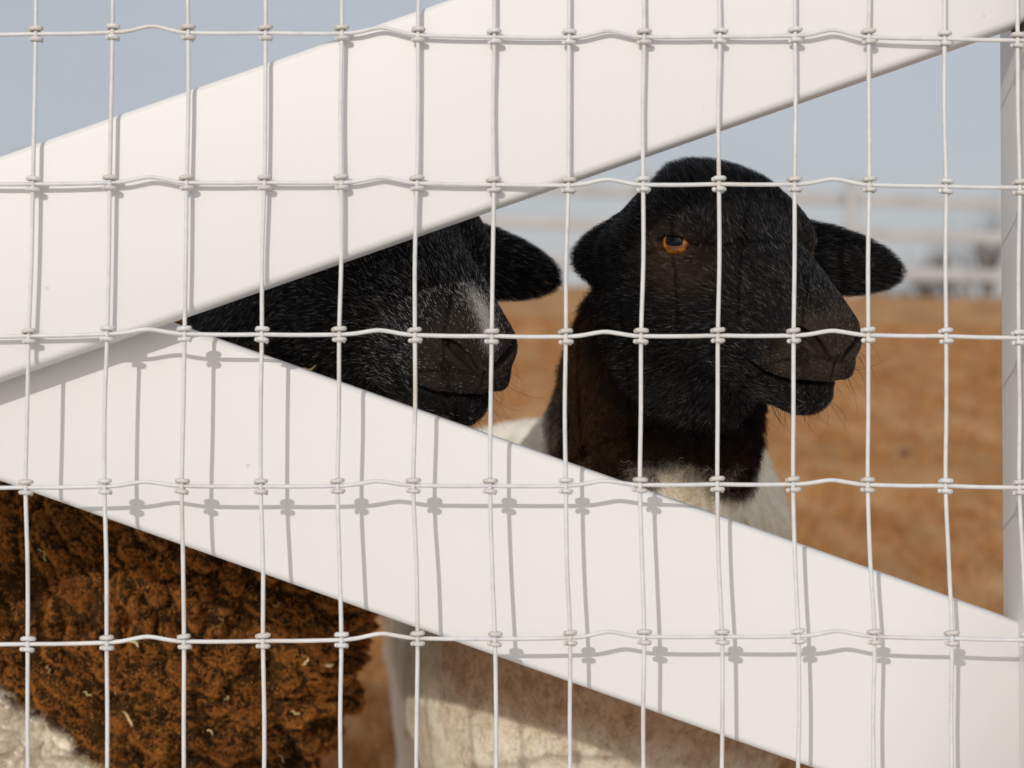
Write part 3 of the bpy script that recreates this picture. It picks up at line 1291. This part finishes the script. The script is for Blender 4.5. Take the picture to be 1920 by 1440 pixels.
rootA = empty('sheep', (float(A.w(0, 0, 0)[0]) - .05, 1.9, gz(.05, 1.9)))
tag(rootA, 'sheep with black head, amber eye and white body, looking right at the right', 'sheep', 'two sheep behind the wire')
hmin, hmax = A.hc - .155, A.hc + .155
meA = A.make_mesh('body', (-.32, 1.25, -.02), (.40, 2.72, .92), (hmin[0], hmin[1], hmin[2]), (hmax[0], hmax[1], hmax[2]), .0019, .0062, A_disp)
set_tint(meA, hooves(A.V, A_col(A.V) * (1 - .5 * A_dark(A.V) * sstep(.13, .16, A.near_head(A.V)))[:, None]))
put('body', meA, M['skin'], rootA)
add_eyes(A, rootA)

# ---- left-hand sheep: brown fleece, black head resting between the boards
B = Sheep((634, 458), 1.427, 36, 34, 0, 1.09)
make_ear(B, B.w(-4.4, -5.0, -.4), at(424, 606, 1.53), (.25, .35, .9), .028, .30)
make_ear(B, B.w(-3.4, 5.2, -.9), at(1046, 525, 1.60), (.08, -.10, 1), .029, -.45)
B.finish()
B.back = np.array([-.98, .2])
Bn1 = np.array(at(400, 930, 1.73))


def B_neck(P):
    d = cone(P, B.w(-2.6, 0, -2.0), Bn1, .056, .115)
    d = smin(d, cone(P, B.w(-4.0, -.5, -1.2), np.array(at(330, 880, 1.76)), .046, .110), .05)
    d = smin(d, cone(P, B.w(-1.5, 0, -4.0), np.array(at(520, 980, 1.715)), .045, .095), .05)
    return d


def B_trunk(P):
    d = ell(P, (-.276, 1.770, .455), (.148, .150, .19))
    d = smin(d, ell(P, (-.415, 1.770, .455), (.15, .145, .19)), .06)
    d = smin(d, ell(P, (-.67, 1.845, .455), (.36, .20, .195)), .06)
    d = smin(d, ell(P, (-.99, 1.91, .47), (.19, .165, .185)), .06)
    d = smin(d, cone(P, (-1.15, 1.93, .58), (-1.20, 1.94, .38), .035, .02), .03)
    return d


def B_body(P):
    d = smin(B_trunk(P), B_neck(P), .06)
    for x, y, zt, fr in ((-.31, 1.70, .36, 1), (-.28, 1.86, .36, 1), (-.99, 1.82, .45, 0), (-1.01, 1.99, .45, 0)):
        m = (np.abs(P[:, 0] - x) < .25) & (np.abs(P[:, 1] - y) < .2) & (P[:, 2] < .6)
        if m.any():
            d[m] = smin(d[m], B.leg(P[m], (x, y), x, y, zt, fr, 1), .03)
    return d


B.body = B_body
PIV = np.array([-.150, .590])


def B_fold(P):
    """coordinates that follow the wrinkles running round the base of the neck"""
    w = np.stack([fbm(P, 16, 41) - .5, fbm(P, 16, 42) - .5], 1) * .050
    dx, dz = P[:, 0] - PIV[0] + w[:, 0], P[:, 2] - PIV[1] + w[:, 1]
    rho = np.hypot(dx, dz * 1.15)
    phi = np.arctan2(dz, dx)
    return rho, phi


def B_tuft_q(P):
    rho, phi = B_fold(P)
    return np.stack([rho / .0300, phi * .20 / .060, P[:, 1] / .090], 1)


def B_ridge(P):
    """rounded folds with sharp valleys, broken along their length"""
    rho, phi = B_fold(P)
    f1, f2, _ = worley(B_tuft_q(P), 15)
    cell = np.clip((f2 - f1) / .45, 0, 1)
    w = np.abs(np.sin(np.pi * (rho + .010 * (fbm(P, 34, 46) - .5)) / .0200)) ** .55
    return np.minimum(w, cell ** .5 * 1.05)


def B_lock(P):
    rho, phi = B_fold(P)
    w = (fbm(P, 70, 49) - .5) * 1.6
    f1, f2, _ = worley(np.stack([rho / .0078 + w, phi * .20 / .0150 - w, P[:, 1] / .020], 1), 17)
    return np.clip((f2 - f1) / .42, 0, 1)


def B_disp(P, N):
    hd = sstep(.13, .175, B.near_head(P))
    legs = sstep(.20, .32, P[:, 2])
    ridge = B_ridge(P)
    curl = B_lock(P)
    k = .35 + .65 * sstep(.42, .56, fbm(P, 9, 44) + .12)
    return hd * legs * (.0300 * (.6 + .4 * k) * (ridge - .75) + .0085 * (curl ** .6 - .6) + .008 * (fbm(P, 22, 45) - .5))


def B_white(P):
    n = fbm(P, 28, 51) - .5
    s = -(P[:, 0] + .405) * .8 - (P[:, 2] - .392) * .85 + n * .045
    return sstep(-.006, .008, s)


def B_col(P):
    q = B.loc(P)
    r = B.near_head(P)
    hd = sstep(.138, .110, r + (fbm(P, 60, 52) - .5) * .03)
    n = fbm(P, 45, 53)
    br = mixc(BROWN * .78, BROWN * 1.22, n)
    dark = sstep(.52, .70, fbm(P, 12, 54)) * .35
    br = mixc(br, DKBROWN, dark)
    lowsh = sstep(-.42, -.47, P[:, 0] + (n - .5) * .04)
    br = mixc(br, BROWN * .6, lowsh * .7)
    w = B_white(P)
    wh = np.repeat(WHITE[None], len(P), 0) * (.9 + .2 * n)[:, None]
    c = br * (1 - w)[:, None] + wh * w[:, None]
    bl = np.repeat(BLACK[None], len(P), 0)
    blaze = np.exp(-((q[:, 1] - .1) / .75) ** 2) * sstep(8.0, 11.0, q[:, 0]) * sstep(13.6, 12.6, q[:, 0]) * (q[:, 2] > 0)
    no = sstep(9.6, 12.0, q[:, 0]) * sstep(-3.0, -2.0, q[:, 2]) * (1 - blaze)
    bl = bl + no[:, None] * np.array([.016, .011, .008])
    bl = bl + (blaze ** 2)[:, None] * np.array([.30, .28, .26])
    return c * (1 - hd)[:, None] + bl * hd[:, None]


rootB = empty('sheep', (-.6, 1.78, gz(-.6, 1.78)))
tag(rootB, 'sheep with shaggy brown fleece and grey flecked black face at the left', 'sheep', 'two sheep behind the wire')
hmin, hmax = B.hc - .155, B.hc + .155
meB = B.make_mesh('body', (-1.30, 1.30, -.02), (.13, 2.17, .95), (-.45, hmin[1], .35), (hmax[0], 1.71, hmax[2]), .0023, .0065, B_disp)
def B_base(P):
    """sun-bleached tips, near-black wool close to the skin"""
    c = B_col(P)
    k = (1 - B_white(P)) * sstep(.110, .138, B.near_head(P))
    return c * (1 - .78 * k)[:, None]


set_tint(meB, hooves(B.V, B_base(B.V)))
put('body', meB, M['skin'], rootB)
add_eyes(B, rootB)
#HAIRPART
# ------------------------------------------------------------------ hair and wool
def jitter_tint(c, amt, n):
    return np.clip(c * np.exp(amt * rng.standard_normal((n, 1))), .004, .95)


def eye_clear(s, P):
    """False for roots inside the eye openings"""
    q = s.loc(P)
    c = np.array([s.eye_c[0], abs(s.eye_c[1]), s.eye_c[2]])
    v = np.stack([q[:, 0], np.abs(q[:, 1]), q[:, 2]], 1) - c
    n, a, b = s.eye_axes
    va, vb, vn_ = v @ a, v @ b, v @ n
    hw = np.where(va > 0, 2.0, 1.5)
    env = np.clip(1 - (va / hw) ** 2, 0, 1)
    return ~((vn_ > .2) & (vb < .56 * env) & (vb > -.9 * env) & (np.abs(va) < hw))


def groove_clear(s, P):
    q = s.loc(P)
    F, al, U = q[:, 0], np.abs(q[:, 1]), q[:, 2]
    un = -.85 + 1.05 * al - .14 * al * al
    um = -2.2 - .30 * (14.0 - F) + .055 * np.maximum(12.2 - F, 0) ** 2
    return ~(((np.abs(U - un) < .56) & (F > 11.0) & (al < 2.9)) | ((np.abs(U - um) < .27) & (F > 9.0)))


def face_hair(s, root, n, colour, grey, bright, reach=.17):
    ctr = s.hc
    P, N = s.scatter(int(n * HAIR), lambda c, m: (s.near_head(c) < reach) * np.where(m[:, 1] < .35, 1.0, .45))
    k = eye_clear(s, P) & groove_clear(s, P)
    P, N = P[k], N[k]
    q = s.loc(P)
    r = s.near_head(P)
    f, l, u = s.B
    F, U, al = q[:, 0], q[:, 2], np.abs(q[:, 1])
    onear = np.zeros(len(P), bool)
    D = np.repeat(-f[None], len(P), 0) * 1.0
    D = D + np.outer(sstep(2, -5, U) * sstep(9, 3, F), -u) * .55 + np.outer(sstep(-1, -5, F), np.array([0, 0, -.4]))
    D = D + np.outer(sstep(2.5, 4.5, U) * sstep(-.5, -3, F), u + np.array([0, 0, .3])) * .6
    L = .0040 + .0026 * rng.random(len(P))
    L = L * (1 - .60 * sstep(8.0, 11.5, F) * sstep(-4.2, -2.8, U))
    ed = np.exp(-((q[:, 0] - s.eye_c[0]) ** 2 + (q[:, 2] - s.eye_c[2]) ** 2) / 5.0) * (al > 2)
    L = L * (1 - .5 * ed)
    poll = sstep(2.6, 4.4, U) * sstep(.5, -2.5, F)
    L = L * (1 + 1.1 * poll)
    L = L * (1 + .5 * sstep(-4.8, -5.8, U) * sstep(6, 9, F))
    lift = np.radians(12 + 10 * rng.random(len(P)) + 26 * poll + 10 * sstep(-5.2, -6.3, U))
    for base, e1, e2, Lg, *_ in s.ears:
        t = (P - base) @ e1
        d = np.linalg.norm(P - base - np.clip(t, .01, Lg)[:, None] * e1, axis=1)
        m = (d < .042) & (t > .022)
        D[m] = e1
        L[m] = .0045 + .003 * rng.random(m.sum())
        lift[m] = np.radians(18 + 18 * rng.random(m.sum()))
    clump = np.stack([fbm(P, 130, 61) - .5, fbm(P, 130, 62) - .5, fbm(P, 130, 63) - .5], 1)
    S = strands(P, N, D + 1.1 * clump, L, lift, 4, jit=.16)
    c = colour(P)
    c = jitter_tint(c, .35, len(P))
    g = rng.random(len(P)) < grey(q)  # paler strands: grey hairs on B, painted glints on A
    c[g] = np.array([1, .96, .92]) * np.clip(bright * (.3 + 1.4 * rng.random((g.sum(), 1))), 0, .9)
    return curves_obj('face_hair', S,   .00010 + .00003 * rng.random(len(P)), .00003, c, M['hair'], root)


def whiskers(s, root, n=90):
    P, N = s.scatter(4000, lambda c, m: (np.linalg.norm(c - s.w(11.5, 0, -2.5), axis=1) < .045) * 1.0)
    k = groove_clear(s, P)
    P, N = P[k][:n], N[k][:n]
    L = .012 + .024 * rng.random(len(P))
    D = np.repeat((s.f * 1.0 + np.array([0, 0, -.35]))[None] if False else (np.array(s.f) + np.array([0, 0, -.3]))[None], len(P), 0)
    S = strands(P, N, D, L, np.radians(55 + 20 * rng.random(len(P))), 5, bend=.5, jit=.5)
    curves_obj('whiskers', S, .00013, .00004, np.repeat(np.array([[.012, .011, .01]]), len(P), 0), M['hair'], root)


def fleece(s, root, name, n, weight, colour, Lr, lift, down, curl, curl_n, rad, clump_q=None, pull=.5, jit=.8, Kp=5, tintj=.22):
    P, N = s.scatter(int(n * HAIR), weight)
    m = len(P)
    L = Lr[0] + (Lr[1] - Lr[0]) * rng.random(m)
    D = np.repeat(np.asarray(down, float)[None], m, 0) + .7 * np.stack([fbm(P, 60, 71) - .5, fbm(P, 60, 72) - .5, fbm(P, 60, 73) - .5], 1)
    S = strands(P, N, D, L, np.radians(lift[0] + (lift[1] - lift[0]) * rng.random(m)), Kp, jit=jit, curl=curl, curl_n=curl_n)
    if clump_q is not None:
        _, _, C = worley(P / clump_q, 16)
        v = C * clump_q - P
        v = v - np.sum(v * N, 1)[:, None] * N
        for k in range(1, Kp):
            S[:, k] += v * (pull * (k / (Kp - 1)))
    c = jitter_tint(colour(P), tintj, m)
    return curves_obj(name, S, rad[0] * (.8 + .4 * rng.random(m)), rad[1], c, M['wool'], root)


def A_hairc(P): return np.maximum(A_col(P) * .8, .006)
def B_hairc(P): return np.maximum(B_col(P) * .8, .006)


face_hair(A, rootA, 170000, A_hairc, lambda q: .04 + .04 * sstep(4, 9, q[:, 0]), .20)  # the few paler strands put glints into the black hair colour
whiskers(A, rootA)
def A_wd(c, m): return (A.near_head(c) > .125) * (A_dark(c) > .5)
def A_ww(c, m): return (A_dark(c) <= .5) * (c[:, 2] > .22) * np.where(c[:, 1] > 2.0, .12, np.where(m[:, 1] < .45, 1.0, .2))
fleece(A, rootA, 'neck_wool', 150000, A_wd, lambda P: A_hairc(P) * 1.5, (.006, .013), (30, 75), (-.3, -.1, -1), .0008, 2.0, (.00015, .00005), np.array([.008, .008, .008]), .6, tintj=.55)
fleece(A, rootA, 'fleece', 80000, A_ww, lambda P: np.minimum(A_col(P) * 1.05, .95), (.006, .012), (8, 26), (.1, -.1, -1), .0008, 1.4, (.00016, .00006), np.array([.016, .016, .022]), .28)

def B_grey(q):
    bl = np.exp(-((q[:, 1] - .1) / .8) ** 2) * sstep(8.0, 11.0, q[:, 0]) * sstep(13.6, 12.4, q[:, 0]) * (q[:, 2] > 0)
    return (.06 + .07 * sstep(1, 7, q[:, 0]) * (q[:, 2] > -3)) * (.35 + .65 * sstep(12, 9.5, q[:, 0])) + .9 * bl
face_hair(B, rootB, 170000, B_hairc, B_grey, .42, .128)
whiskers(B, rootB)
def B_wb(c, m): return (.02 + sstep(.40, .70, B_ridge(c)) * sstep(.20, .55, B_lock(c))) * (B.near_head(c) > .106) * (B_white(c) <= .5) * (c[:, 2] > .22) * np.where(c[:, 0] < -.5, .1, np.where(m[:, 1] < .5, 1.0, .15))
def B_ww(c, m): return (B_white(c) > .5) * (c[:, 2] > .22) * np.where(c[:, 0] < -.55, .15, 1.0) * np.where(m[:, 1] < .5, 1.0, .3)
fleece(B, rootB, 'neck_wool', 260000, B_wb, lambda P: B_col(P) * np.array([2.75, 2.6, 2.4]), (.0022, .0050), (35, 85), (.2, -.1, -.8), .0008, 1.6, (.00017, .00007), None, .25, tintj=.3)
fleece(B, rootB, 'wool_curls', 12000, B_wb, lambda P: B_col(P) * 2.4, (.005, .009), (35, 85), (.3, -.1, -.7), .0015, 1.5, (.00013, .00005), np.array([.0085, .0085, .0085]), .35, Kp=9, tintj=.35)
fleece(B, rootB, 'fleece', 30000, B_ww, lambda P: B_col(P), (.012, .026), (15, 50), (-.7, -.1, -.6), .0012, 1.2, (.00016, .00006), np.array([.016, .016, .016]), .5)


# ------------------------------------------------------------------ straw caught in the wool, clods on the field
from mathutils.bvhtree import BVHTree
bvh = {'A': BVHTree.FromPolygons([tuple(p) for p in A.V], [tuple(map(int, q)) for q in A.Q]),
       'B': BVHTree.FromPolygons([tuple(p) for p in B.V], [tuple(map(int, q)) for q in B.Q])}


def straw_bit(which, px, py, length, ang, width, bend, label, group, lift=.005):
    o = Vector((0, 0, CAMZ))
    hit, nor, _, _ = bvh[which].ray_cast(o, (at(px, py, 1.5) - o).normalized())
    if hit is None: return
    if nor.y > 0: nor = -nor
    t = Vector((math.cos(R(ang)), 0, math.sin(R(ang))))
    t = (t - nor * t.dot(nor)).normalized()
    b = nor.cross(t)
    c = hit + nor * lift
    m = MB()
    n = 6
    for k in range(n + 1):
        u = k / n - .5
        p = c + t * (u * length) + b * (bend * length * (4 * u * u - .5)) + nor * (.0015 * math.sin(k * 1.7))
        w = width * (1 - (2 * abs(u)) ** 4 * .6)
        m.v += [p + b * w + nor * .0002, p + nor * .0009, p - b * w + nor * .0002, p - nor * .0003]
    for k in range(n):
        for j in range(4):
            j2 = (j + 1) % 4
            m.f.append((4 * k + j, 4 * k + j2, 4 * k + 4 + j2, 4 * k + 4 + j))
    m.f += [(3, 2, 1, 0), tuple(4 * n + j for j in range(4))]
    tag(m.build('straw', M['straw']), label, 'straw', group)


GB = 'straw in the brown fleece'
for a, lb in (((395, 1105, .020, 75, .0010, .10), 'upright curved straw just under the lower board, between third and fourth wires'),
              ((523, 1142, .007, 10, .0030, .0), 'square pale chip in the brown fleece close under the lower board'),
              ((610, 1246, .014, 3, .0020, .05), 'broad flat cream flake near the right edge of the brown fleece'),
              ((570, 1238, .008, 50, .0014, .2), 'small curled chip left of the broad flat flake in brown fleece'),
              ((240, 1352, .017, 115, .0013, .08), 'slanting cream sliver right of the second wire, low in the brown fleece'),
              ((193, 1285, .034, 95, .0005, .12), 'long thin upright stalk against the second wire on the brown fleece'),
              ((425, 1318, .006, 70, .0018, .1), 'tiny round chip in the middle of the lower brown fleece'),
              ((551, 1346, .009, 140, .0016, .2), 'ragged chip low between the fourth and fifth wires in brown fleece'),
              ((103, 1252, .008, 100, .0013, .1), 'short upright chip right of the first wire above the white patch'),
              ((258, 1210, .011, 150, .0016, .2), 'pale flake touching the lowest line wire on the brown fleece'),
              ((90, 1035, .014, 150, .0005, .25), 'fine curled hair of straw high beside the first wire'),
              ((402, 1165, .012, 120, .0006, .3), 'thin hooked straw below the upright curved one in brown fleece'),
              ((160, 1310, .008, 140, .0012, .1), 'small slanting chip just left of the second wire in brown fleece'),
              ((400, 1375, .008, 150, .0010, .2), 'small dull chip right of the third wire near the bottom'),
              ((530, 1415, .012, 140, .0007, .2), 'thin straw lowest of all in the brown fleece')):
    straw_bit('B', *a, lb, GB)
straw_bit('B', 580, 676, .026, 28, .0011, .16, 'cream curl of straw on the cheek of the left sheep', None, .008)
straw_bit('A', 745, 1270, .034, 68, .0006, .05, 'thin dark stalk hanging on the white flank behind the brown fleece', None)
straw_bit('A', 762, 1376, .012, 110, .0014, .1, 'short pale flake of straw low on the left edge of the white sheep', None)
straw_bit('A', 1393, 982, .013, 125, .0014, .12, 'tan flake of straw on the white chest under the black neck', None)


def clod(x, y, r, seed, lb):
    rd = random.Random(seed)
    m = MB()
    n, k = 7, 5
    z = gz(x, y)
    for i in range(k + 1):
        th = math.pi * i / k
        for j in range(n):
            ph = 2 * math.pi * j / n
            q = r * rd.uniform(.75, 1.15)
            m.v.append(Vector((x + q * math.sin(th) * math.cos(ph) * 1.3, y + q * math.sin(th) * math.sin(ph) * 1.1, z + r * .35 + .7 * q * math.cos(th))))
    for i in range(k):
        for j in range(n):
            j2 = (j + 1) % n
            m.f.append((i * n + j, (i + 1) * n + j, (i + 1) * n + j2, i * n + j2))
    tag(m.build('clod', M['dung']), lb, 'clod', 'clods on the field')


def on_ground(px, py):
    k = -(py - 720) / FPX
    d = (.0838 * 1.3 + CAMZ) / (.0838 - k)
    return (px - 960) / FPX * d, d


for i, (px_, py_, r_, lb) in enumerate(((676, 1310, .013, 'dark blurred clod on the field beside the brown fleece edge'),
                                        (702, 1322, .010, 'small dark clod in the gap, nearest the white flank'),
                                        (690, 1232, .010, 'dark clod highest in the gap between the two sheep'),
                                        (1697, 851, .018, 'single dark clod in the open field right of the black muzzle'),
                                        (1640, 905, .012, 'faint clod on the field touching the lower right line wire'))):
    clod(*on_ground(px_, py_), r_, i, lb)
